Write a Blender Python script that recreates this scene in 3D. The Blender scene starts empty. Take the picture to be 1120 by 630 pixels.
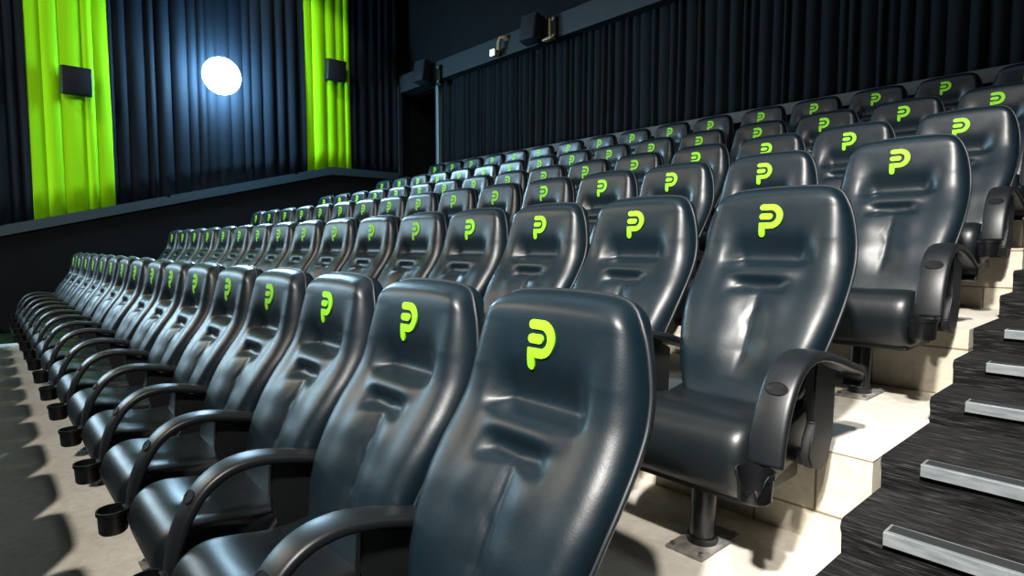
import bpy, bmesh, math, random
import numpy as np
from mathutils import Vector, Matrix
random.seed(7); rng = np.random.default_rng(7)
D = bpy.data
COL = bpy.context.scene.collection
Z0 = 1.018                      # world z of the emblem of the lowest row; that row stands on z = 0
PITCH, ROWD = 0.56, 1.0966

# ------------------------------------------------------------------ materials
def mat(name, color, rough=.5, metal=0., spec=.5, emit=None, estr=0., coat=0.):
    m = D.materials.new(name); m.use_nodes = True
    b = m.node_tree.nodes['Principled BSDF']
    b.inputs['Base Color'].default_value = (*color, 1)
    b.inputs['Roughness'].default_value = rough
    b.inputs['Metallic'].default_value = metal
    b.inputs['Specular IOR Level'].default_value = spec
    b.inputs['Coat Weight'].default_value = coat
    if emit:
        b.inputs['Emission Color'].default_value = (*emit, 1); b.inputs['Emission Strength'].default_value = estr
    return m
def N(m, t, **kw):
    n = m.node_tree.nodes.new(t)
    for k, v in kw.items(): setattr(n, k, v)
    return n
def L(m, a, b): m.node_tree.links.new(a, b)
def bsdf(m): return m.node_tree.nodes['Principled BSDF']
def coords(m, scale, out='Object'):
    tc = N(m, 'ShaderNodeTexCoord'); mp = N(m, 'ShaderNodeMapping')
    mp.inputs['Scale'].default_value = scale
    L(m, tc.outputs[out], mp.inputs['Vector']); return mp.outputs['Vector']
def noise(m, vec, scale, detail=3, rough=.55):
    n = N(m, 'ShaderNodeTexNoise'); n.inputs['Scale'].default_value = scale
    n.inputs['Detail'].default_value = detail; n.inputs['Roughness'].default_value = rough
    L(m, vec, n.inputs['Vector']); return n
def ramp(m, fac, stops):
    r = N(m, 'ShaderNodeValToRGB'); e = r.color_ramp.elements
    e[0].position, e[0].color = stops[0][0], (*stops[0][1], 1)
    e[1].position, e[1].color = stops[-1][0], (*stops[-1][1], 1)
    for p, c in stops[1:-1]:
        q = e.new(p); q.color = (*c, 1)
    L(m, fac, r.inputs['Fac']); return r.outputs['Color']
def bump(m, h, strength, dist):
    b = N(m, 'ShaderNodeBump'); b.inputs['Strength'].default_value = strength; b.inputs['Distance'].default_value = dist
    L(m, h, b.inputs['Height']); L(m, b.outputs['Normal'], bsdf(m).inputs['Normal'])

def make_leather(name, c0, c1, rough):
    m = mat(name, c0, rough, spec=.52)
    v = coords(m, (1, 1, 1))
    n = noise(m, v, 3.2, 3); L(m, ramp(m, n.outputs['Fac'], [(.3, c0), (.72, c1)]), bsdf(m).inputs['Base Color'])
    g = noise(m, v, 260, 2); w = noise(m, v, 9, 4, .6)
    mx = N(m, 'ShaderNodeMath', operation='MULTIPLY_ADD'); L(m, w.outputs['Fac'], mx.inputs[0]); mx.inputs[1].default_value = 6
    L(m, g.outputs['Fac'], mx.inputs[2]); bump(m, mx.outputs[0], .16, .0012)
    r = N(m, 'ShaderNodeMapRange'); L(m, w.outputs['Fac'], r.inputs['Value'])
    r.inputs['To Min'].default_value = rough - .06; r.inputs['To Max'].default_value = rough + .09
    L(m, r.outputs['Result'], bsdf(m).inputs['Roughness'])
    return m
M = {}
M['leather'] = make_leather('leather_back', (.0016, .0068, .0112), (.003, .0110, .0172), .40)
M['seat'] = make_leather('leather_seat', (.0035, .0062, .0078), (.0062, .0098, .0118), .38)
M['piping'] = mat('piping', (.008, .013, .017), .5)
M['shell'] = mat('moulded_shell', (.004, .005, .006), .5)
M['plastic'] = mat('arm_plastic', (.006, .008, .010), .42)
v = coords(M['plastic'], (1, 1, 1)); bump(M['plastic'], noise(M['plastic'], v, 420, 2).outputs['Fac'], .25, .0006)
M['disc'] = mat('arm_disc', (.003, .003, .004), .7, 0, .2)
M['cup'] = mat('cup_plastic', (.004, .004, .005), .35)
M['steel'] = mat('black_steel', (.006, .007, .008), .3, 0, .6)
M['plate'] = mat('plate_steel', (.10, .10, .10), .6, .2)
n = noise(M['plate'], coords(M['plate'], (1, 1, 1)), 30, 4)
L(M['plate'], ramp(M['plate'], n.outputs['Fac'], [(.3, (.10, .098, .09)), (.7, (.30, .29, .27))]), bsdf(M['plate']).inputs['Base Color'])
M['bolt'] = mat('bolt_steel', (.25, .24, .22), .4, .9)
M['emblem'] = mat('emblem_green', (.24, .68, .010), .6, emit=(.32, .85, .01), estr=.10)  # faint self-glow added to the stitched green; the emblem is no lamp
n = N(M['emblem'], 'ShaderNodeTexWave'); n.inputs['Scale'].default_value = 420; L(M['emblem'], coords(M['emblem'], (1, .2, 1)), n.inputs['Vector'])
bump(M['emblem'], n.outputs['Fac'], .3, .0004)

# concrete
def concrete(name):
    m = mat(name, (.6, .55, .46), .75, spec=.25)
    tc = N(m, 'ShaderNodeTexCoord')
    n1 = noise(m, tc.outputs['Object'], 1.3, 5, .6); n2 = noise(m, tc.outputs['Object'], 22, 5, .65)
    c = ramp(m, n1.outputs['Fac'], [(.3, (.52, .49, .425)), (.7, (.68, .65, .585))])
    c2 = ramp(m, n2.outputs['Fac'], [(.32, (.78, .76, .72)), (.6, (1, 1, 1))])
    mx = N(m, 'ShaderNodeMix', data_type='RGBA', blend_type='MULTIPLY'); mx.inputs['Factor'].default_value = .75
    L(m, c, mx.inputs['A']); L(m, c2, mx.inputs['B'])
    # block joints, only on the upright faces
    sp = N(m, 'ShaderNodeSeparateXYZ'); L(m, tc.outputs['Object'], sp.inputs[0])
    cb = N(m, 'ShaderNodeCombineXYZ'); L(m, sp.outputs['X'], cb.inputs['X']); L(m, sp.outputs['Z'], cb.inputs['Y'])
    br = N(m, 'ShaderNodeTexBrick'); br.inputs['Scale'].default_value = 1
    br.inputs['Brick Width'].default_value = .39; br.inputs['Row Height'].default_value = .2; br.inputs['Mortar Size'].default_value = .004
    br.inputs['Color1'].default_value = (.92, .90, .83, 1); br.inputs['Color2'].default_value = (1, .97, .90, 1); br.inputs['Mortar'].default_value = (.36, .31, .22, 1)
    L(m, cb.outputs[0], br.inputs['Vector'])
    ge = N(m, 'ShaderNodeNewGeometry'); sn = N(m, 'ShaderNodeSeparateXYZ'); L(m, ge.outputs['Normal'], sn.inputs[0])
    ab = N(m, 'ShaderNodeMath', operation='LESS_THAN'); L(m, sn.outputs['Z'], ab.inputs[0]); ab.inputs[1].default_value = .5
    m2 = N(m, 'ShaderNodeMix', data_type='RGBA', blend_type='MULTIPLY'); L(m, ab.outputs[0], m2.inputs['Factor'])
    L(m, mx.outputs['Result'], m2.inputs['A']); L(m, br.outputs['Color'], m2.inputs['B'])
    L(m, m2.outputs['Result'], bsdf(m).inputs['Base Color']); bump(m, n2.outputs['Fac'], .25, .004)
    return m
M['concrete'] = concrete('painted_concrete')

def carpet(name, dark, light, tint=None):
    m = mat(name, dark, .95, spec=.15)
    tc = N(m, 'ShaderNodeTexCoord')
    sp = N(m, 'ShaderNodeSeparateXYZ'); L(m, tc.outputs['Object'], sp.inputs[0])
    ad = N(m, 'ShaderNodeMath', operation='ADD'); L(m, sp.outputs['Y'], ad.inputs[0]); L(m, sp.outputs['Z'], ad.inputs[1])
    cb = N(m, 'ShaderNodeCombineXYZ'); L(m, sp.outputs['X'], cb.inputs['X']); L(m, ad.outputs[0], cb.inputs['Y'])
    mp = N(m, 'ShaderNodeMapping'); mp.inputs['Scale'].default_value = (14, 260, 1); L(m, cb.outputs[0], mp.inputs['Vector'])
    n1 = noise(m, mp.outputs['Vector'], 1, 3, .6)
    mp2 = N(m, 'ShaderNodeMapping'); mp2.inputs['Scale'].default_value = (9, 80, 1); L(m, cb.outputs[0], mp2.inputs['Vector'])
    n2 = noise(m, mp2.outputs['Vector'], 1, 3, .6)
    mu = N(m, 'ShaderNodeMath', operation='MULTIPLY'); L(m, n1.outputs['Fac'], mu.inputs[0]); L(m, n2.outputs['Fac'], mu.inputs[1])
    L(m, ramp(m, mu.outputs[0], [(.17, dark), (.27, tuple((a*2 + b) / 6 for a, b in zip(dark, light))), (.46, light)]), bsdf(m).inputs['Base Color'])
    bump(m, n1.outputs['Fac'], 1, .006)
    return m
M['carpet'] = carpet('stair_carpet', (.004, .0045, .005), (.080, .080, .079))
M['carpet_far'] = carpet('far_stair_carpet', (.003, .012, .002), (.010, .05, .008))
M['alu'] = mat('nosing_aluminium', (.62, .66, .68), .38, .55)
n = noise(M['alu'], coords(M['alu'], (1, 6, 6)), 14, 4)
L(M['alu'], ramp(M['alu'], n.outputs['Fac'], [(.3, (.25, .29, .31)), (.7, (.45, .49, .51))]), bsdf(M['alu']).inputs['Base Color'])
M['insert'] = mat('nosing_insert', (.012, .014, .016), .8)

def cloth(name, c0, c1, rough=.85, sheen=0):
    m = mat(name, c0, rough, spec=.2)
    n = noise(m, coords(m, (1, 6, .25)), 5, 4)
    L(m, ramp(m, n.outputs['Fac'], [(.3, c0), (.7, c1)]), bsdf(m).inputs['Base Color'])
    g = noise(m, coords(m, (90, 90, 90)), 3, 2); bump(m, g.outputs['Fac'], .2, .002)
    if sheen: bsdf(m).inputs['Sheen Weight'].default_value = sheen
    return m
M['drape'] = cloth('dark_drape', (.0012, .004, .008), (.0022, .007, .014))
M['drape_back'] = cloth('dark_drape_back', (.0016, .0045, .007), (.003, .007, .010))
M['green'] = cloth('green_drape', (.30, .80, .0), (.38, .86, .002), .8)
M['wall'] = mat('dark_paint', (.006, .009, .013), .8, spec=.2)
n = noise(M['wall'], coords(M['wall'], (1, 1, 1)), 2, 4); L(M['wall'], ramp(M['wall'], n.outputs['Fac'], [(.3, (.0015, .0025, .004)), (.7, (.003, .005, .007))]), bsdf(M['wall']).inputs['Base Color'])
M['rail'] = mat('rail_paint', (.022, .045, .06), .5)
M['beam'] = mat('beam_paint', (.012, .024, .032), .7)
n = noise(M['beam'], coords(M['beam'], (1, 1, 1)), 3, 4); L(M['beam'], ramp(M['beam'], n.outputs['Fac'], [(.3, (.005, .010, .015)), (.7, (.008, .015, .021))]), bsdf(M['beam']).inputs['Base Color'])
M['ledge'] = mat('ledge_paint', (.075, .075, .072), .7)
M['column'] = mat('column_metal', (.22, .30, .34), .4, .3)
M['black'] = mat('ceiling_black', (.003, .003, .004), .95, spec=.1)
M['spk'] = mat('speaker_cabinet', (.002, .004, .008), .5)
M['spkg'] = mat('speaker_grille', (.0015, .0035, .007), .8)
M['spkb'] = mat('beam_speaker', (.006, .012, .017), .7)
M['brass'] = mat('tan_bracket', (.40, .31, .18), .45, .3)
M['lampglass'] = mat('lamp_glass', (.9, .95, 1), .3, emit=(.36, .70, 1), estr=220)
M['spotglass'] = mat('spot_glass', (.9, .95, 1), .3, emit=(.8, .92, 1), estr=1.6)

# ------------------------------------------------------------------ object helpers
def obj(name, bm, m, parent=None, smooth=True, mats=None):
    me = D.meshes.new(name)
    if isinstance(bm, bmesh.types.BMesh):
        bmesh.ops.recalc_face_normals(bm, faces=bm.faces); bm.to_mesh(me); bm.free()
    else:
        me.from_pydata(*bm)
        b = bmesh.new(); b.from_mesh(me); bmesh.ops.recalc_face_normals(b, faces=b.faces); b.to_mesh(me); b.free()
    for mm in (mats or [m]): me.materials.append(mm)
    if smooth:
        me.polygons.foreach_set('use_smooth', [True] * len(me.polygons))
        if smooth != 'all':
            try: me.set_sharp_from_angle(angle=math.radians(40))
            except Exception: pass
    o = D.objects.new(name, me); COL.objects.link(o)
    if parent: o.parent = parent
    return o
def thing(name, label, cat, loc=(0, 0, 0), rotz=0, group=None):
    o = D.objects.new(name, None); COL.objects.link(o); o.empty_display_size = .1
    o.location = loc; o.rotation_euler = (0, 0, rotz); o['label'] = label; o['category'] = cat
    if group: o['group'] = group
    return o
def tag(o, label, cat, group=None):
    o['label'] = label; o['category'] = cat
    if group: o['group'] = group
    return o
def struct(name, bm, m, smooth=False, label=None):
    o = obj(name, bm, m, None, smooth); o['kind'] = 'structure'
    if label: o['label'] = label
    return o
def add_box(bm, c, s, bevel=0, rot=None, mi=0, seg=2):
    r = bmesh.ops.create_cube(bm, size=1); vs = r['verts']
    bmesh.ops.scale(bm, vec=s, verts=vs)
    fs = list({f for v in vs for f in v.link_faces})
    if bevel:
        es = list({e for v in vs for e in v.link_edges})
        rb = bmesh.ops.bevel(bm, geom=es, offset=bevel, segments=seg, affect='EDGES', profile=.6)
        vs = list({v for f in rb['faces'] for v in f.verts} | {v for v in vs if v.is_valid})
        fs = list({f for v in vs for f in v.link_faces})
    for f in fs: f.material_index = mi
    if rot: bmesh.ops.rotate(bm, verts=vs, cent=(0, 0, 0), matrix=rot)
    bmesh.ops.translate(bm, vec=c, verts=vs)
    return vs
def box(*a, **k):
    bm = bmesh.new(); add_box(bm, *a, **k); return bm
def add_tube(bm, pts, r, n=12, cap=True, mi=0, closed=False):
    pts = [Vector(p) for p in pts]; rings = []
    k = len(pts); up = None
    for i, p in enumerate(pts):
        if closed: t = (pts[(i + 1) % k] - pts[i - 1])
        else: t = pts[min(i + 1, k - 1)] - pts[max(i - 1, 0)]
        t.normalize()
        if up is None:
            up = Vector((0, 0, 1)) if abs(t.z) < .9 else Vector((1, 0, 0))
        a = up - t * up.dot(t)
        if a.length < 1e-4: a = Vector((1, 0, 0)) - t * t.x
        a.normalize(); up = a; b = t.cross(a)
        rr = r[i] if isinstance(r, (list, tuple)) else r
        rings.append([bm.verts.new(p + (a * math.cos(2 * math.pi * j / n) + b * math.sin(2 * math.pi * j / n)) * rr) for j in range(n)])
    for i in range(k if closed else k - 1):
        A, B = rings[i], rings[(i + 1) % k]
        for j in range(n):
            f = bm.faces.new((A[j], A[(j + 1) % n], B[(j + 1) % n], B[j])); f.material_index = mi
    if cap and not closed:
        bm.faces.new(rings[0]).material_index = mi; bm.faces.new(rings[-1]).material_index = mi
def add_lathe(bm, prof, c, n=28, jag=None):
    rings = []
    for k, (r, z) in enumerate(prof):
        rings.append([bm.verts.new((c[0] + r * math.cos(2 * math.pi * j / n), c[1] + r * math.sin(2 * math.pi * j / n),
                                    c[2] + z)) for j in range(n)])
    for A, B in zip(rings, rings[1:]):
        for j in range(n): bm.faces.new((A[j], A[(j + 1) % n], B[(j + 1) % n], B[j]))
    return rings
def prism(poly, x0, x1, bevel=0):                 # polygon in (y, z) swept along x
    bm = bmesh.new()
    a = [bm.verts.new((x0, y, z)) for y, z in poly]; b = [bm.verts.new((x1, y, z)) for y, z in poly]
    n = len(poly)
    for i in range(n): bm.faces.new((a[i], a[(i + 1) % n], b[(i + 1) % n], b[i]))
    bm.faces.new(a); bm.faces.new(b)
    if bevel: bmesh.ops.bevel(bm, geom=list(bm.edges), offset=bevel, segments=2, affect='EDGES')
    return bm

# ------------------------------------------------------------------ the chair (local y is 0.41 in front of the emblem, z = 0 the tier)
YO = .41
PZ = [.38, .47, .56, .62, .70, .77, .82, .875, .93, 1.0, 1.07, 1.15]
PY = [-.285, -.248, -.220, -.198, -.158, -.112, -.074, -.040, -.022, -.012, -.003, .022]
WZ = [.38, .43, .50, .57, .65, .72, .78, .86, .94, 1.02, 1.09, 1.15]
WV = [.190, .200, .218, .236, .254, .264, .267, .264, .256, .243, .230, .218]
def sm(xs, ys):                                     # smoothed interpolation
    g = np.linspace(xs[0], xs[-1], 240); y = np.interp(g, xs, ys)
    k = np.hanning(25); k /= k.sum(); yp = np.concatenate([y[0] + (np.arange(-12, 0)) * (y[1] - y[0]), y, y[-1] + np.arange(1, 13) * (y[-1] - y[-2])])
    ys2 = np.convolve(yp, k, 'valid'); return lambda q: np.interp(q, g, ys2)
prof, wid = sm(PZ, PY), sm(WZ, WV)
ZB, ZT = .40, 1.128
def fade(a, hw, s): return np.clip(1 - (np.abs(a) - hw) / s, 0, 1) ** 2 * (3 - 2 * np.clip(1 - (np.abs(a) - hw) / s, 0, 1))
def crease(x, z, zc, hw, s, dep, upw, dnw):
    t = z - zc
    g = np.where(t > 0, np.exp(-(t / upw) ** 2), np.exp(-(t / dnw) ** 2))
    return -dep * g * fade(x, hw, s)
def relief(x, z):                                   # forward offset of the upholstery
    f = crease(x, z, .872, .095, .075, .042, .068, .012)
    f = f + .014 * np.exp(-((z - .832) / .026) ** 2) * fade(x, .07, .09)
    f = f + crease(x, z, .780, .055, .07, .026, .034, .012)
    f = f + .010 * np.exp(-((z - .735) / .05) ** 2) * (np.exp(-((x - .085) / .055) ** 2) + np.exp(-((x + .085) / .055) ** 2))
    cx = .012 * np.sin((z - .5) * 9)
    vw = np.clip((z - .50) / .08, 0, 1) * np.clip((.785 - z) / .03, 0, 1)
    f = f - .007 * np.exp(-((x - cx) / .012) ** 2) * vw - .012 * np.exp(-((x - cx) / .05) ** 2) * vw
    # small puckers at the crease ends
    for px, pz, a in ((-.115, .868, .5), (.115, .868, -.5), (-.085, .776, .6), (.085, .776, -.6), (.0, .70, 1.2), (.0, .66, -1.1)):
        u = (x - px) * math.cos(a) + (z - pz) * math.sin(a); w = -(x - px) * math.sin(a) + (z - pz) * math.cos(a)
        f = f - .003 * np.exp(-(u / .03) ** 2 - (w / .009) ** 2) + .001 * np.exp(-(u / .03) ** 2 - ((w - .014) / .010) ** 2)
    # side bolsters, hollow middle of the head pad
    f = f + .010 * np.exp(-((np.abs(x) - .19) / .05) ** 2) * np.clip((z - .45) / .1, 0, 1) * np.clip((1.05 - z) / .1, 0, 1)
    f = f + .012 * np.exp(-((z - .60) / .09) ** 2) * np.exp(-((np.abs(x) - .10) / .07) ** 2)
    return f
TF, TB = .060, .040
def edge_h(d, r): return (1 - (1 - np.clip(d / r, 0, 1)) ** 2.3) ** (1 / 2.3)
def outline(u, v):                                  # u in [-1,1], v in [0,1] -> x, z of the silhouette grid
    z0 = ZB + (ZT - ZB) * v
    t = np.clip((v - .72) / .28, 0, 1) ** 2
    b = np.clip((.16 - v) / .16, 0, 1) ** 2
    z = z0 - t * (.012 * u ** 2 + .055 * np.abs(u) ** 9) + b * .05 * np.abs(u) ** 6
    return u * wid(z0), z
def back_surface(u, v, front=True):
    x, z = outline(u, v)
    w = wid(z)
    de = (1 - np.abs(u)) * w; dt = (1 - v) * (ZT - ZB); db = v * (ZT - ZB)
    h = edge_h(de, .055) * edge_h(dt, .048) * edge_h(db, .04)
    if front: y = prof(z) + TF * (1 - h) - relief(x, z) * h
    else: y = prof(z) + TF + TB * edge_h(de, .03) * edge_h(dt, .03) * edge_h(db, .03)
    return x, y + YO, z
us = np.sin(np.linspace(-1, 1, 61) * math.pi / 2 * .92) / math.sin(math.pi / 2 * .92)
us = np.sign(us) * (.35 * np.abs(us) + .65 * np.abs(np.linspace(-1, 1, 61))) ; us[0], us[-1] = -1, 1
vt = np.linspace(0, 1, 121); vs_ = 1 - (1 - vt) ** 1.15; vs_[-1] = 1
def grid_closed(fa, fb):
    U, V = np.meshgrid(us, vs_); nv, nu = U.shape
    A = np.stack(fa(U, V), -1).reshape(-1, 3); B = np.stack(fb(U, V), -1).reshape(-1, 3)
    bm = bmesh.new(); va = [bm.verts.new(p) for p in A]
    border = lambda i, j: i in (0, nv - 1) or j in (0, nu - 1)
    vb = [va[i * nu + j] if border(i, j) else bm.verts.new(B[i * nu + j]) for i in range(nv) for j in range(nu)]
    for i in range(nv - 1):
        for j in range(nu - 1):
            q = (i * nu + j, i * nu + j + 1, (i + 1) * nu + j + 1, (i + 1) * nu + j)
            bm.faces.new([va[k] for k in q])
            try: bm.faces.new([vb[k] for k in reversed(q)])
            except ValueError: pass
    return bm
def backrest_bm():
    return grid_closed(lambda u, v: back_surface(u, v, True), lambda u, v: back_surface(u, v, False))
def piping_bm():
    bm = bmesh.new(); pts = []
    for v in np.linspace(.02, .985, 60): pts.append(back_surface(np.array(1.), np.array(v)))
    for u in np.linspace(.97, -.97, 30): pts.append(back_surface(np.array(u), np.array(1.)))
    for v in np.linspace(.985, .02, 60): pts.append(back_surface(np.array(-1.), np.array(v)))
    add_tube(bm, [tuple(float(q) for q in p) for p in pts], .0055, 8)
    return bm
def shell_bm():                                     # moulded plastic cover on the rear of the back
    bm = bmesh.new(); rows = []
    zz = np.linspace(.42, .98, 24); xx = np.linspace(-1, 1, 17)
    for off in (TF + TB - .004, TF + TB + .016):
        for z in zz:
            w = float(wid(z)) * .86
            rows.append([bm.verts.new((u * w, float(prof(z)) + YO + off - (.012 * u ** 6 if off > TF + TB else 0), z)) for u in xx])
    n = len(zz)
    for s in (0, n):
        for i in range(n - 1):
            for j in range(16): bm.faces.new((rows[s + i][j], rows[s + i][j + 1], rows[s + i + 1][j + 1], rows[s + i + 1][j]))
    for i in range(n - 1):
        for j in (0, 16): bm.faces.new((rows[i][j], rows[i + 1][j], rows[n + i + 1][j], rows[n + i][j]))
    for i in (0, n - 1):
        for j in range(16): bm.faces.new((rows[i][j], rows[i][j + 1], rows[n + i][j + 1], rows[n + i][j]))
    return bm
def front_y(x, z):                                  # y of the upholstered face at x, z (head pad area)
    w = wid(z); de = w - np.abs(x)
    v = (z - ZB) / (ZT - ZB)
    h = edge_h(de, .055) * edge_h((1 - v) * (ZT - ZB), .048)
    return prof(z) + TF * (1 - h) - relief(x, z) * h + YO
def emblem_bm():
    T = .0104; ox, oz = -.041, Z0 - .0655
    def stroke(path, corner=None):
        P = [np.array(p, float) for p in path]; n = len(P); left, right = [], []
        for i in range(n):
            if i == 0: t = P[1] - P[0]; m = 1
            elif i == n - 1: t = P[-1] - P[-2]; m = 1
            else:
                a = (P[i] - P[i - 1]) / np.linalg.norm(P[i] - P[i - 1]); b = (P[i + 1] - P[i]) / np.linalg.norm(P[i + 1] - P[i])
                t = a + b; m = 1 / max(.35, np.linalg.norm(t) / 2)
            t = t / np.linalg.norm(t); nr = np.array((-t[1], t[0])) * T * m
            left.append(P[i] + nr); right.append(P[i] - nr)
        def cap(c, d0, d1, k=6):
            a0 = math.atan2(*(d0 - c)[::-1]); a1 = math.atan2(*(d1 - c)[::-1])
            while a1 > a0: a1 -= 2 * math.pi
            return [c + T * np.array((math.cos(a0 + (a1 - a0) * i / k), math.sin(a0 + (a1 - a0) * i / k))) for i in range(1, k)]
        ring = left + cap(P[-1], left[-1], right[-1]) + right[::-1] + cap(P[0], right[0], left[0])
        return ring
    def seg(a, b, k): return [np.array(a) + (np.array(b) - np.array(a)) * i / k for i in range(k)]
    yt, yb, cx = .1036, .0404, .0400; r = (yt - yb) / 2; cy = (yt + yb) / 2
    main = seg((.0113, yt), (cx, yt), 5) + [np.array((cx + r * math.cos(a), cy + r * math.sin(a))) for a in np.linspace(math.pi / 2, -math.pi / 2, 17)]
    main += seg((cx - .006, yb), (.0113, yb), 5) + seg((.0113, yb), (.0113, .0113), 4) + [np.array((.0113, .0113))]
    inner = seg((.0113, cy), (.037, cy), 6) + [np.array((.037, cy))]
    bm = bmesh.new()
    for path in (main, inner):
        ring = np.array(stroke(path))
        x = ring[:, 0] + ox; z = ring[:, 1] + oz
        f = [bm.verts.new((a, float(front_y(a, b)) - .0042, b)) for a, b in zip(x, z)]
        k = [bm.verts.new((a, float(front_y(a, b)) + .0025, b)) for a, b in zip(x, z)]
        n = len(f); m = len(path)
        # ribbon faces: left i pairs with the mirrored right vertex
        for i in range(m - 1):
            R0 = m + 5 + (m - 1 - i); R1 = m + 5 + (m - 2 - i)
            bm.faces.new((f[i], f[i + 1], f[R1], f[R0]))
        bm.faces.new([f[i] for i in range(m - 1, m + 6)])
        bm.faces.new([f[i % n] for i in range(2 * m + 4, n + 1)])
        for i in range(n): bm.faces.new((f[i], k[i], k[(i + 1) % n], f[(i + 1) % n]))
    return bm
def seat_bm():                                      # waterfall seat cushion, loft of a rounded section along x
    sec = [(-.16, .305), (-.30, .262), (-.40, .244), (-.48, .232), (-.545, .240), (-.585, .275), (-.606, .33), (-.607, .375), (-.592, .418), (-.560, .447),
           (-.515, .460), (-.45, .456), (-.36, .444), (-.27, .440), (-.20, .446), (-.135, .452), (-.115, .43), (-.118, .36)]
    # closed Catmull-Rom
    pts = []; n = len(sec)
    for i in range(n):
        p0, p1, p2, p3 = (np.array(sec[(i + k) % n]) for k in (-1, 0, 1, 2))
        for t in np.linspace(0, 1, 4, endpoint=False):
            pts.append(.5 * (2 * p1 + (p2 - p0) * t + (2 * p0 - 5 * p1 + 4 * p2 - p3) * t * t + (3 * p1 - p0 - 3 * p2 + p3) * t ** 3))
    pts = np.array(pts); c = np.array((-.36, .345))
    H = .222; xs = np.linspace(-1, 1, 33); xs = np.sin(xs * math.pi / 2)
    bm = bmesh.new(); rings = []
    for s in xs:
        e = (1 - (np.clip((abs(s) - .74) / .26, 0, 1)) ** 2.4) ** (1 / 2.4)
        ring = []
        for p in pts:
            d = p - c; L_ = np.linalg.norm(d); ins = .05 * (1 - e)
            q = c + d * (1 - ins / max(L_, .06)) if e > 0 or True else p
            if p[1] > c[1]: q = q + np.array((0, -.014 * (1 - s * s) * np.exp(-((p[0] + .33) / .15) ** 2)))
            ring.append(bm.verts.new((s * H, q[0] + YO, q[1])))
        rings.append(ring)
    m = len(pts)
    for A, B in zip(rings, rings[1:]):
        for j in range(m): bm.faces.new((A[j], A[(j + 1) % m], B[(j + 1) % m], B[j]))
    for r_ in (rings[0], rings[-1]): bm.faces.new(r_)
    return bm
ARM = [(.012, .478), (.016, .503), (.004, .526), (-.03, .541), (-.10, .560), (-.20, .590), (-.29, .612), (-.37, .621), (-.44, .609), (-.495, .574), (-.535, .520), (-.560, .465), (-.575, .410), (-.582, .368)]
def arm_bm(x):
    # smooth path, flat band section with rounded edges
    P = np.array(ARM); t = np.arange(len(P)); tt = np.linspace(0, len(P) - 1, 52)
    def cr(a):
        out = []
        for q in tt:
            i = min(int(q), len(P) - 2); f = q - i
            p0, p1, p2, p3 = a[max(i - 1, 0)], a[i], a[i + 1], a[min(i + 2, len(P) - 1)]
            out.append(.5 * (2 * p1 + (p2 - p0) * f + (2 * p0 - 5 * p1 + 4 * p2 - p3) * f * f + (3 * p1 - p0 - 3 * p2 + p3) * f ** 3))
        return np.array(out)
    Y, Zz = cr(P[:, 0]), cr(P[:, 1])
    bm = bmesh.new(); rings = []
    for i in range(len(tt)):
        d = np.array((Y[min(i + 1, 51)] - Y[max(i - 1, 0)], Zz[min(i + 1, 51)] - Zz[max(i - 1, 0)])); d /= np.linalg.norm(d)
        nrm = np.array((d[1], -d[0]))               # outward (up / forward)
        s = tt[i] / (len(P) - 1)
        hw = .032 + .014 * min(1, s / .35); th = .011 + .003 * math.sin(s * math.pi)
        ring = []
        for a in np.linspace(0, 2 * math.pi, 20, endpoint=False):
            cxx, cyy = math.cos(a), math.sin(a)
            sx = math.copysign(abs(cxx) ** .32, cxx) * hw; sy = math.copysign(abs(cyy) ** .6, cyy) * th
            sy += .004 * (1 - (sx / hw) ** 2) if cyy > 0 else 0
            ring.append(bm.verts.new((x + sx, Y[i] + nrm[0] * sy + YO, Zz[i] + nrm[1] * sy)))
        rings.append(ring)
    for A, B in zip(rings, rings[1:]):
        for j in range(20): bm.faces.new((A[j], A[(j + 1) % 20], B[(j + 1) % 20], B[j]))
    bm.faces.new(rings[0]); bm.faces.new(rings[-1])
    return bm
def disc_bm(x):                                     # round cap let into the front of the arm
    c = np.array((-.517, .545)); d = np.array((-.60, -.80)); d /= np.linalg.norm(d); nrm = np.array((d[1], -d[0]))
    if nrm[1] < 0: nrm = -nrm
    bm = bmesh.new(); n = 24; rings = []
    for r, h in ((.030, .010), (.030, .0205), (.028, .0212), (.0265, .0200), (0.001, .0202)):
        rings.append([bm.verts.new((x + r * math.cos(2 * math.pi * j / n), c[0] + YO + d[0] * r * .62 * math.sin(2 * math.pi * j / n) + nrm[0] * h,
                                    c[1] + d[1] * r * .62 * math.sin(2 * math.pi * j / n) + nrm[1] * h)) for j in range(n)])
    for A, B in zip(rings, rings[1:]):
        for j in range(n): bm.faces.new((A[j], A[(j + 1) % n], B[(j + 1) % n], B[j]))
    bm.faces.new(rings[0]); bm.faces.new(rings[-1]); return bm
def cup_bm(x, broken=False):
    bm = bmesh.new(); n = 32
    pr = [(.036, 0), (.041, .006), (.043, .05), (.044, .062), (.048, .065), (.048, .078), (.044, .078), (.042, .06), (.038, .010), (.001, .008)]
    rings = add_lathe(bm, pr, (x, -.636 + YO, .290), n)
    bm.faces.new(rings[0]); bm.faces.new(rings[-1])
    if broken:                                      # a jagged bite out of the front rim
        for ring in rings[2:8]:
            for j, v_ in enumerate(ring):
                a = (2 * math.pi * j / n - math.radians(285) + math.pi) % (2 * math.pi) - math.pi
                k = max(0, 1 - abs(a) / .9)
                if k: v_.co.z = min(v_.co.z, .290 + .078 - .045 * min(1, k * 2.2) + .010 * (j % 3 - 1))
    else:
        add_box(bm, (x, -.592 + YO, .345), (.05, .03, .045), .006)
    return bm
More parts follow.
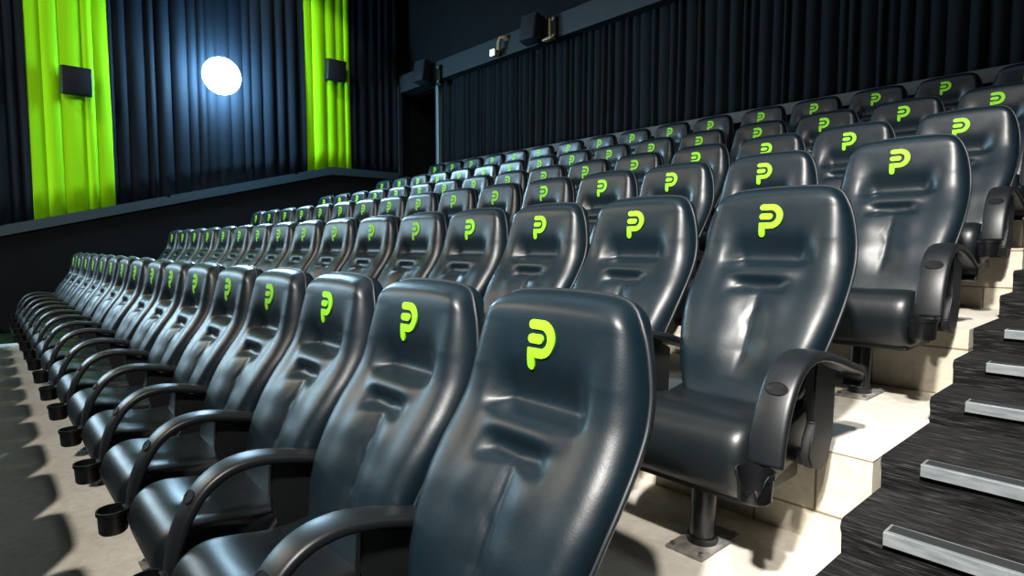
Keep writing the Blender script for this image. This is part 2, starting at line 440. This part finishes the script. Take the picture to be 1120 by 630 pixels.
def side_bm(x):                                     # upright standard below the rear of the arm, with the seat pivot boss
    poly = [(-.17, .552), (-.315, .605), (-.322, .50), (-.30, .42), (-.335, .38), (-.345, .335), (-.32, .295), (-.26, .275), (-.21, .30), (-.178, .36)]
    return prism([(y + YO, z) for y, z in poly], x - .014, x + .014, .004)
def pan_bm():                                       # pressed tray under the seat with the cross bar to the standards
    bm = bmesh.new()
    add_box(bm, (0, -.37 + YO, .245), (.40, .34, .05), .015)
    add_box(bm, (0, -.25 + YO, .30), (.53, .05, .04), .008)
    return bm
def pole_bm():
    bm = bmesh.new(); add_tube(bm, [(0, .0, .008), (0, .0, .06), (0, .01, .16), (0, .02, .262)], [.040, .038, .038, .038], 24)
    add_tube(bm, [(0, 0, .008), (0, 0, .03)], .046, 24)
    return bm
def plate_bm():
    bm = bmesh.new(); add_box(bm, (0, .01, .005), (.125, .235, .010), .002); return bm
def bolt_bm(x, y):
    bm = bmesh.new(); add_tube(bm, [(x, y, .009), (x, y, .018)], .008, 6); return bm

PM = {}                                             # shared part meshes
def part(name, key, build, m, parent, smooth='all'):
    if key not in PM:
        o = obj(name, build(), m, parent, smooth); PM[key] = o.data; return o
    o = D.objects.new(name, PM[key]); COL.objects.link(o); o.parent = parent; return o
def build_chair(label, group, left=False, broken=False):
    t = thing('cinema_chair', label, 'chair', (0, 0, 0), 0, group)
    b = part('backrest', 'backrest', backrest_bm, M['leather'], t)
    e = part('emblem', 'emblem', emblem_bm, M['emblem'], b, True); e['label'] = 'lime green embroidered emblem of a rounded letter P'
    part('piping', 'piping', piping_bm, M['piping'], b)
    part('back_shell', 'shell', shell_bm, M['shell'], t, True)
    part('seat_cushion', 'seat', seat_bm, M['seat'], t)
    part('seat_tray', 'pan', pan_bm, M['shell'], t, True)
    for x in ((.2715, -.2715) if left else (.2715,)):
        k = 'R' if x > 0 else 'L'
        a = part('armrest', 'arm' + k, lambda: arm_bm(x), M['plastic'], t)
        part('arm_cap', 'disc' + k, lambda: disc_bm(x), M['disc'], a, True)
        c = part('cup_holder', 'cup' + k + str(broken), lambda: cup_bm(x, broken), M['cup'], t, True)
        if broken: c['label'] = 'black cup holder with a broken jagged rim'
        part('side_standard', 'side' + k, lambda: side_bm(x), M['shell'], t, True)
    p = part('pedestal', 'pole', pole_bm, M['steel'], t, True)
    pl = part('base_plate', 'plate', plate_bm, M['plate'], p, True)
    for x, y in ((-.048, -.09), (.048, -.09), (-.048, .11), (.048, .11)):
        part('bolt', 'bolt%.2f%.2f' % (x, y), lambda: bolt_bm(x, y), M['bolt'], p, True)
    return t
def copy_tree(o, parent=None):
    c = o.copy(); COL.objects.link(c)
    if parent is not None: c.parent = parent
    for ch in o.children: copy_tree(ch, c)
    return c

ROWS = [(0.0, 0.0), (1.127, .305), (2.251, .601), (3.306, .885), (4.365, 1.21), (5.461, 1.583)]   # emblem y, emblem z above that of the first row
XS = [
 [-0.005, -0.548, -1.091, -1.645, -2.21, -2.798, -3.366, -3.909, -4.515, -5.075, -5.635, -6.195, -6.755, -7.315, -7.875, -8.435],
 [-0.028, -0.597, -1.159, -1.712, -2.265, -2.824, -3.397, -3.967, -4.525, -5.068, -5.611, -6.157, -6.755, -7.311, -7.898, -8.467],
 [0.035, -0.595, -1.177, -1.72, -2.277, -2.831, -3.398, -3.968, -4.511, -5.054, -5.614, -6.16, -6.72, -7.283, -7.873, -8.416],
 [0.029, -0.56, -1.103, -1.661, -2.249, -2.797, -3.34, -3.883, -4.464, -5.026, -5.574, -6.143, -6.702, -7.244, -7.809, -8.362],
 [0.005, -0.553, -1.122, -1.69, -2.278, -2.834, -3.39, -3.946, -4.489, -5.05, -5.592, -6.152, -6.694, -7.248, -7.808, -8.368],
 [0.014, -0.556, -1.099, -1.652, -2.209, -2.801, -3.344, -3.907, -4.45, -5.028, -5.621, -6.173, -6.721, -7.277, -7.82, -8.363]]
FLOOR = [r[1] for r in ROWS]                        # tier heights
ORD = ['first', 'second', 'third', 'fourth', 'fifth', 'sixth', 'seventh', 'eighth', 'ninth', 'tenth', 'eleventh', 'twelfth', 'thirteenth', 'fourteenth', 'fifteenth', 'sixteenth']
ROWN = ['nearest lowest row', 'second row up', 'third row up', 'fourth row up', 'fifth row up', 'sixth and topmost row']
def chair_label(r, n):
    if n == 0:
        return ['big nearest black leather chair at the stair end of the lowest row',
                'black leather chair with broken cup holder, stair end of the second row up',
                'black leather chair at the stair end of the third row up',
                'black leather chair at the stair end of the fourth row up',
                'black leather chair at the stair end of the fifth row up',
                'black leather chair at the stair end of the topmost row, cut by the frame'][r]
    if n == 15: return 'black leather chair at the far left end of the %s' % ROWN[r]
    return 'black leather chair in the %s, %s from the carpeted stairs' % (ROWN[r], ORD[n])
protos = {}
for r, (y, z) in enumerate(ROWS):
    for n in range(16):
        key = (n == 15, r == 1 and n == 0)
        grp = 'chairs of the ' + ROWN[r]
        if key not in protos:
            c = build_chair('', grp, left=key[0], broken=key[1]); protos[key] = c
        else: c = copy_tree(protos[key])
        c.location = (XS[r][n], y - YO, FLOOR[r]); c['label'] = chair_label(r, n); c['group'] = grp
        c.rotation_euler = (random.uniform(-.006, .006) if r else 0, 0, random.uniform(-.012, .012) if r + n else 0)
        c.rotation_euler.x = 0
for n in range(16):                                 # the row in front of the lowest one: outside the frame, its shadows lie on the concrete
    c = copy_tree(protos[(n == 15, False)])
    c.location = (-.03 - PITCH * n, -ROWD - YO, -.3075); c.rotation_euler = (0, 0, 0)
    c['label'] = 'black leather chair of the row ahead, which throws its shadow on the concrete'; c['group'] = 'chairs of the row ahead, outside the frame'

# ------------------------------------------------------------------ the setting
XR, XL = .352, -8.78                                # concrete tiers lie between the two carpeted stairs
WL, WB, WR, WF, CEIL = -10.0, 5.95, 3.2, -9.0, 7.4
def riser(r): return -.10 + ROWD * r                # riser up from row r to row r + 1
lev = [-.3075] + FLOOR
bm = bmesh.new()
edges = [WF] + [riser(r) for r in range(-1, 5)] + [WB + .1]
for i, z in enumerate(lev):
    y0, y1 = edges[i], edges[i + 1]
    p = [bm.verts.new(q) for q in ((XL, y0, z), (XR, y0, z), (XR, y1, z), (XL, y1, z))]; bm.faces.new(p)
    if i < len(lev) - 1:
        z1 = lev[i + 1]; q = [bm.verts.new(s) for s in ((XL, y1, z), (XR, y1, z), (XR, y1, z1), (XL, y1, z1))]; bm.faces.new(q)
for x in (XL, XR):                                  # end faces of the tiers
    for i, z in enumerate(lev):
        bm.faces.new([bm.verts.new(q) for q in ((x, edges[i], -1.2), (x, edges[i + 1], -1.2), (x, edges[i + 1], z), (x, edges[i], z))])
struct('floor', bm, M['concrete'])

def stairs(name, label, x0, x1, m, nosing_x=None):
    t = thing(name, label, 'stairs', ((x0 + x1) / 2, 0, 0))
    cx = (x0 + x1) / 2
    fr = []
    for r in range(0, 6):
        yb = 1.07 + ROWD * (r - 2); z1 = FLOOR[r]; z0 = FLOOR[r - 1] if r else -.3075
        if r: fr += []
        fr.append((yb - .60 if r else yb - .55, z0 + (z1 - z0) / 3)); fr.append((yb - .305, z0 + (z1 - z0) * 2 / 3)); fr.append((yb, z1))
    zprev = -.3075
    for i, (y, z) in enumerate(fr):
        y1 = fr[i + 1][0] if i + 1 < len(fr) else WB
        # tread and riser with a rolled nose: section in (y, z)
        r_ = .022; sec = [(y + .012, zprev - .05)] + [(y + .006, zprev + .01), (y + .004, z - .045)]
        sec += [(y - .006 + r_ * (1 - math.cos(a)), z - r_ + r_ * math.sin(a)) for a in np.linspace(0, math.pi / 2, 6)]
        ye = y1 + .03 if i + 1 < len(fr) else WB - .02
        sec += [(ye, z + .001), (ye, zprev - .05)]
        st = obj('step', prism(sec, x0 - cx, x1 - cx), m, t, True)
        if nosing_x:
            b = bmesh.new(); xa, xb = nosing_x[0] - cx, nosing_x[1] - cx
            add_box(b, ((xa + xb) / 2, y - .010, z - .013), (xb - xa, .004, .034), .001, mi=0)
            add_box(b, ((xa + xb) / 2, y + .020, z + .002), (xb - xa, .062, .006), .001, mi=0)
            add_box(b, ((xa + xb) / 2, y + .022, z + .0045), (xb - xa - .014, .042, .004), .0005, mi=1)
            o = obj('stair_nosing', b, None, st, False, mats=[M['alu'], M['insert']])
            o['label'] = 'silver aluminium stair nosing with black insert'
        zprev = z
    return t
stairs('carpeted_stairs', 'dark streaky carpeted stairs with silver nosings along the right edge', XR, 1.85, M['carpet'], (.455, 1.78))
stairs('carpeted_stairs', 'dark carpeted stairs at the far left below the sloping wall', WL + .06, XL, M['carpet_far'])
struct('floor_aisle', box(((1.85 + WR) / 2, -2.0, -.36), (WR - 1.85, 14, .1)), M['carpet'])

def slab(name, x0, x1, y0, y1, z0, z1, m): return struct(name, box(((x0 + x1) / 2, (y0 + y1) / 2, (z0 + z1) / 2), (x1 - x0, y1 - y0, z1 - z0)), m)
slab('wall_left', WL - .2, WL, WF, 8.2, -1.3, CEIL, M['wall'])
slab('wall_right', WR, WR + .2, WF, WB + .2, -1.3, CEIL, M['wall'])
slab('wall_front', WL, WR, WF - .2, WF, -1.3, CEIL, M['wall'])
slab('ceiling', WL - .2, WR + .2, WF - .2, 8.4, CEIL, CEIL + .1, M['black'])
XO = -8.80                                          # left end of the curtained back wall; an unlit exit opens beyond it
slab('wall_back', XO, WR, WB, WB + .2, -.2, CEIL, M['wall'])
slab('wall_back_upper', WL, XO, WB, WB + .2, 4.30, CEIL, M['wall'])
slab('wall_passage', WL, XO + .5, 8.0, 8.2, -.2, 4.6, M['black'])
slab('floor_passage', WL, XO + .5, WB + .09, 8.0, 1.45, 1.56, M['carpet_far'])

# sloping half wall and its rail on the left
def dz(y): return Z0 + (.471 + .25 * (y + .66) if y < 4.16 else 1.674)
KY = [-8.6, 4.16, 5.62]
bm = bmesh.new()
poly = [(KY[0], -1.2), (KY[2], -1.2), (KY[2], dz(KY[2]) - .1), (KY[1], dz(KY[1]) - .1), (KY[0], dz(KY[0]) - .1)]
bm.free(); struct('wall_left_lower', prism(poly, WL + .01, WL + .05), M['wall'])
poly = [(KY[0], dz(KY[0]) - .14), (KY[1], dz(KY[1]) - .14), (KY[2], dz(KY[2]) - .14), (KY[2], dz(KY[2])), (KY[1], dz(KY[1])), (KY[0], dz(KY[0]))]
struct('trim_1', prism(poly, WL + .005, WL + .10, .006), M['rail'])
struct('trim_2', box((WL + .05, 5.67, Z0 + 2.52), (.10, .09, 1.85), .005), M['beam'])
struct('trim_3', box((XO + .035, WB - .10, Z0 + 2.28), (.07, .12, 2.05), .006), M['column'])
struct('trim_4', box((XO - .06, WB - .05, Z0 + 2.28), (.12, .10, 2.05), .006), M['beam'])
# bulkhead beam over the back curtain
struct('trim_5', box(((WL + WR) / 2, WB - .13, Z0 + 3.46), (WR - WL - .02, .26, .34), .006), M['beam'])
struct('trim_6', box(((XO + WR) / 2 + .05, WB - .07, Z0 + 1.70), (WR - XO - .1, .14, .13), .006), M['ledge'])

# ------------------------------------------------------------------ drapes
def drape(name, label, group, a0, a1, base, zb, zt, m, amp, period, axis, seedv, sharp=1.0):
    """hanging cloth: folds along the wall; axis 'y' hangs on the left wall, 'x' on the back wall"""
    rg = np.random.default_rng(seedv); n = int((a1 - a0) / .008) + 2; a = np.linspace(a0, a1, n)
    ph = np.zeros(n); p = 0; last = a0
    cuts = [a0 - .1]
    while cuts[-1] < a1 + .4: cuts.append(cuts[-1] + period * rg.uniform(.6, 1.5))
    cuts = np.array(cuts); hts = rg.uniform(.45, 1, len(cuts))
    k = np.clip(np.searchsorted(cuts, a) - 1, 0, len(cuts) - 2); f = (a - cuts[k]) / (cuts[k + 1] - cuts[k])
    ridge = (np.sin(np.pi * f)) ** sharp * hts[k] * amp
    nz = 14; V = []; F = []
    for j in range(nz):
        t = j / (nz - 1)
        for i in range(n):
            z0 = zb(a[i]); z = z0 + (zt - z0) * t
            w = ridge[i] * (.75 + .35 * (1 - t)) + .010 * math.sin(a[i] * 5 + t * 4 + seedv) * (1 - t)
            V.append((base + .02 + w, a[i], z) if axis == 'y' else (a[i], base - .02 - w, z))
    for j in range(nz - 1):
        for i in range(n - 1): F.append((j * n + i, j * n + i + 1, (j + 1) * n + i + 1, (j + 1) * n + i))
    o = obj(name, (V, [], F), m, None, 'all'); so = o.modifiers.new('thickness', 'SOLIDIFY'); so.thickness = .006
    tag(o, label, 'curtain', group); return o
zr = lambda y: dz(y) - .03
TOP = CEIL - .3
drape('drape', 'dark navy wall drape left of the left green banner', 'dark drapes on the left wall', -6.0, -.29, WL, zr, TOP, M['drape'], .06, .17, 'y', 1)
drape('drape', 'dark blue wall drape behind the bright lamp, between the green banners', 'dark drapes on the left wall', .70, 3.70, WL, zr, TOP, M['drape'], .07, .19, 'y', 2, .8)
drape('drape', 'dark wall drape right of the right green banner beside the exit opening', 'dark drapes on the left wall', 4.60, 5.62, WL, zr, TOP, M['drape'], .05, .18, 'y', 3)
drape('green_banner', 'wide lime green fabric banner at the far left, behind a speaker', 'green banners', -.285, .695, WL + .02, lambda y: dz(y) - .005, TOP, M['green'], .045, .19, 'y', 4, .55)
drape('green_banner', 'narrow lime green fabric banner right of the bright lamp', 'green banners', 3.705, 4.595, WL + .02, lambda y: dz(y) - .005, TOP, M['green'], .045, .19, 'y', 5, .55)
drape('back_drape', 'long dark pleated drape behind the topmost chair row', None, XO + .10, WR, WB - .03, lambda x: Z0 + 1.74, Z0 + 3.36, M['drape_back'], .065, .125, 'x', 6, .9)

# ------------------------------------------------------------------ speakers and lamps
def wall_speaker(label, y, z, s, h):
    t = thing('wall_speaker', label, 'speaker', (WL + .10, y, z), 0, 'wall speakers on the green banners')
    rot = Matrix.Rotation(math.radians(9), 3, 'Y')
    obj('cabinet', box((.08, 0, 0), (.15, s, h), .03, rot, seg=4), M['spk'], t)
    obj('grille', box((.158, 0, 0), (.02, s - .03, h - .03), .008, rot), M['spkg'], t)
    obj('bracket', box((.0, 0, .02), (.06, .12, .12), .006), M['steel'], t)
    return t
wall_speaker('black square wall speaker mounted on the left green banner', .27, Z0 + 2.55, .37, .40)
wall_speaker('black wall speaker mounted on the narrow right green banner', 4.24, Z0 + 3.44, .37, .38)
def beam_speaker(label, x, z, rz):
    t = thing('beam_speaker', label, 'speaker', (x, WB - .26, z), rz, 'speakers on the bulkhead beam')
    rot = Matrix.Rotation(math.radians(-10), 3, 'X')
    obj('cabinet', box((0, -.17, 0), (.30, .20, .40), .015, rot), M['spkb'], t)
    obj('grille', box((0, -.275, 0), (.27, .012, .36), .004, rot), M['spkg'], t)
    obj('bracket', box((0, -.035, .03), (.08, .07, .14), .004), M['steel'], t)
    return t
beam_speaker('dark box speaker tilted on the beam, in the middle above the back drape', -5.88, Z0 + 3.46, .10)
beam_speaker('dark box speaker at the left end of the beam, above the exit opening', -8.86, Z0 + 3.44, .10)

t = thing('wall_lamp', 'bright white round flood lamp on the dark wall drape', 'lamp', (WL + .02, 2.17, Z0 + 2.92))
bm = bmesh.new(); add_lathe(bm, [(.06, .0), (.08, .03), (.12, .08), (.14, .13), (.12, .13), (.10, .10)], (0, 0, 0), 40)
bmesh.ops.rotate(bm, verts=bm.verts, cent=(0, 0, 0), matrix=Matrix.Rotation(math.radians(90), 3, 'Y'))
bmesh.ops.translate(bm, verts=bm.verts, vec=(.12, 0, 0)); obj('reflector', bm, M['steel'], t)
bm = bmesh.new(); bmesh.ops.create_uvsphere(bm, u_segments=32, v_segments=16, radius=1); bmesh.ops.scale(bm, verts=bm.verts, vec=(.19, .29, .29))
bmesh.ops.translate(bm, verts=bm.verts, vec=(.40, 0, 0)); obj('lens', bm, M['lampglass'], t)
obj('bracket', box((.07, 0, 0), (.14, .06, .12), .006), M['steel'], t)

t = thing('spot_lamp', 'small spotlight with white face on a tan arm, on the beam', 'lamp', (-6.72, WB - .26, Z0 + 3.43))
obj('lamp_head', box((-.10, -.10, -.085), (.10, .09, .10), .008, None), M['brass'], t)
obj('lamp_face', box((-.10, -.15, -.085), (.10, .02, .10), .004), M['spotglass'], t)
bm = bmesh.new(); add_tube(bm, [(.12, -.005, .10), (.10, -.06, .13), (.04, -.10, .12), (.01, -.10, .06), (0, -.10, -.06)], .034, 10); obj('lamp_arm', bm, M['brass'], t)
def bracket(label, x, z, h, strip=True):
    t = thing('mounting_bracket', label, 'bracket', (x, WB - .26, z), 0, 'brackets on the bulkhead beam')
    obj('bracket_plate', box((0, -.03, 0), (.11, .06, h), .006), M['steel'], t)
    if strip: obj('bracket_strip', box((-.045, -.07, 0), (.03, .03, h - .04), .004), M['brass'], t)
    if strip: obj('bracket_foot', box((-.06, -.08, -h / 2 + .015), (.18, .10, .03), .004), M['brass'], t)
    for q in (-.36, .36):
        bm = bmesh.new(); add_tube(bm, [(.025, -.06, h * q), (.025, -.085, h * q)], .028, 14); obj('knob', bm, M['bolt'], t)
    return t
bracket('tan and black metal bracket beside the middle beam speaker', -5.53, Z0 + 3.42, .34)
bracket('black metal bracket with two round fittings at the top of the silver column', -8.50, Z0 + 3.35, .36, False)

# ------------------------------------------------------------------ light
def spot(name, loc, target, energy, color, radius=.15, angle=70, blend=.6):
    l = D.lights.new(name, 'SPOT'); l.energy = energy; l.color = color; l.shadow_soft_size = radius
    l.spot_size = math.radians(angle); l.spot_blend = blend
    o = D.objects.new(name, l); COL.objects.link(o); o.location = loc
    o.rotation_euler = (Vector(target) - Vector(loc)).to_track_quat('-Z', 'Y').to_euler(); return o
def area(name, loc, target, energy, color, sx, sy):
    l = D.lights.new(name, 'AREA'); l.energy = energy; l.color = color; l.shape = 'RECTANGLE'; l.size = sx; l.size_y = sy
    o = D.objects.new(name, l); COL.objects.link(o); o.location = loc
    o.rotation_euler = (Vector(target) - Vector(loc)).to_track_quat('-Z', 'Y').to_euler(); return o
spot('house_or_fill_light', (2.0, -4.9, 6.9), (.5, 1.9, .8), 7800, (1, .96, .91), .2, 38, .9)
spot('house_or_fill_light', (2.4, -3.4, 6.9), (-3.4, .2, .3), 2700, (1, .93, .84), .16, 80, .9)
area('sheen_fill', (-9.6, -2.6, 2.9), (-2.5, .6, .9), 230, (.56, .83, 1), 1.8, 1.4)  # unseen cool area light, added for the sheen on the chair backs
area('house_or_fill_light', (-7.6, -4.6, 5.6), (-1.8, -.3, .5), 170, (1, .80, .54), 1.6, 1.2)  # added warm area light, placed for highlights on the seat fronts
area('house_or_fill_light', (-3.5, 1.4, 7.2), (-3.5, 1.6, 0), 60, (.85, .94, 1), 9, 1.0)  # broad overhead fill, added for soft highlights on upward faces
spot('lamp_beam', (WL + .7, 2.17, Z0 + 2.92), (-4, 1.8, 1.6), 600, (.6, .84, 1), .12, 120, .6)
spot('banner_fill', (-8.3, -2.6, 6.6), (WL, .25, 3.2), 300, (.95, 1, .8), .08, 44, .5)  # unseen spot added to brighten the left banner and graze its folds
spot('banner_fill', (-8.3, 1.6, 6.9), (WL, 4.15, 4.2), 300, (.95, 1, .8), .08, 40, .5)  # unseen spot added likewise for the narrow right banner

w = D.worlds.new('World'); bpy.context.scene.world = w; w.use_nodes = True
w.node_tree.nodes['Background'].inputs['Color'].default_value = (.02, .04, .06, 1)
w.node_tree.nodes['Background'].inputs['Strength'].default_value = .3

# ------------------------------------------------------------------ camera
cd = D.cameras.new('camera'); cd.sensor_width = 36; cd.lens = 657.8 * 36 / 1120; cd.clip_start = .02
cam = D.objects.new('camera', cd); COL.objects.link(cam); cam.location = (.93115, -.93075, Z0 + .21534)
yaw, pit = .727734, .072408
f = Vector((-math.cos(yaw) * math.cos(pit), math.sin(yaw) * math.cos(pit), -math.sin(pit)))
cam.rotation_euler = f.to_track_quat('-Z', 'Y').to_euler()
sc = bpy.context.scene; sc.camera = cam
sc.view_settings.view_transform = 'Standard'; sc.view_settings.look = 'None'; sc.view_settings.exposure = 0
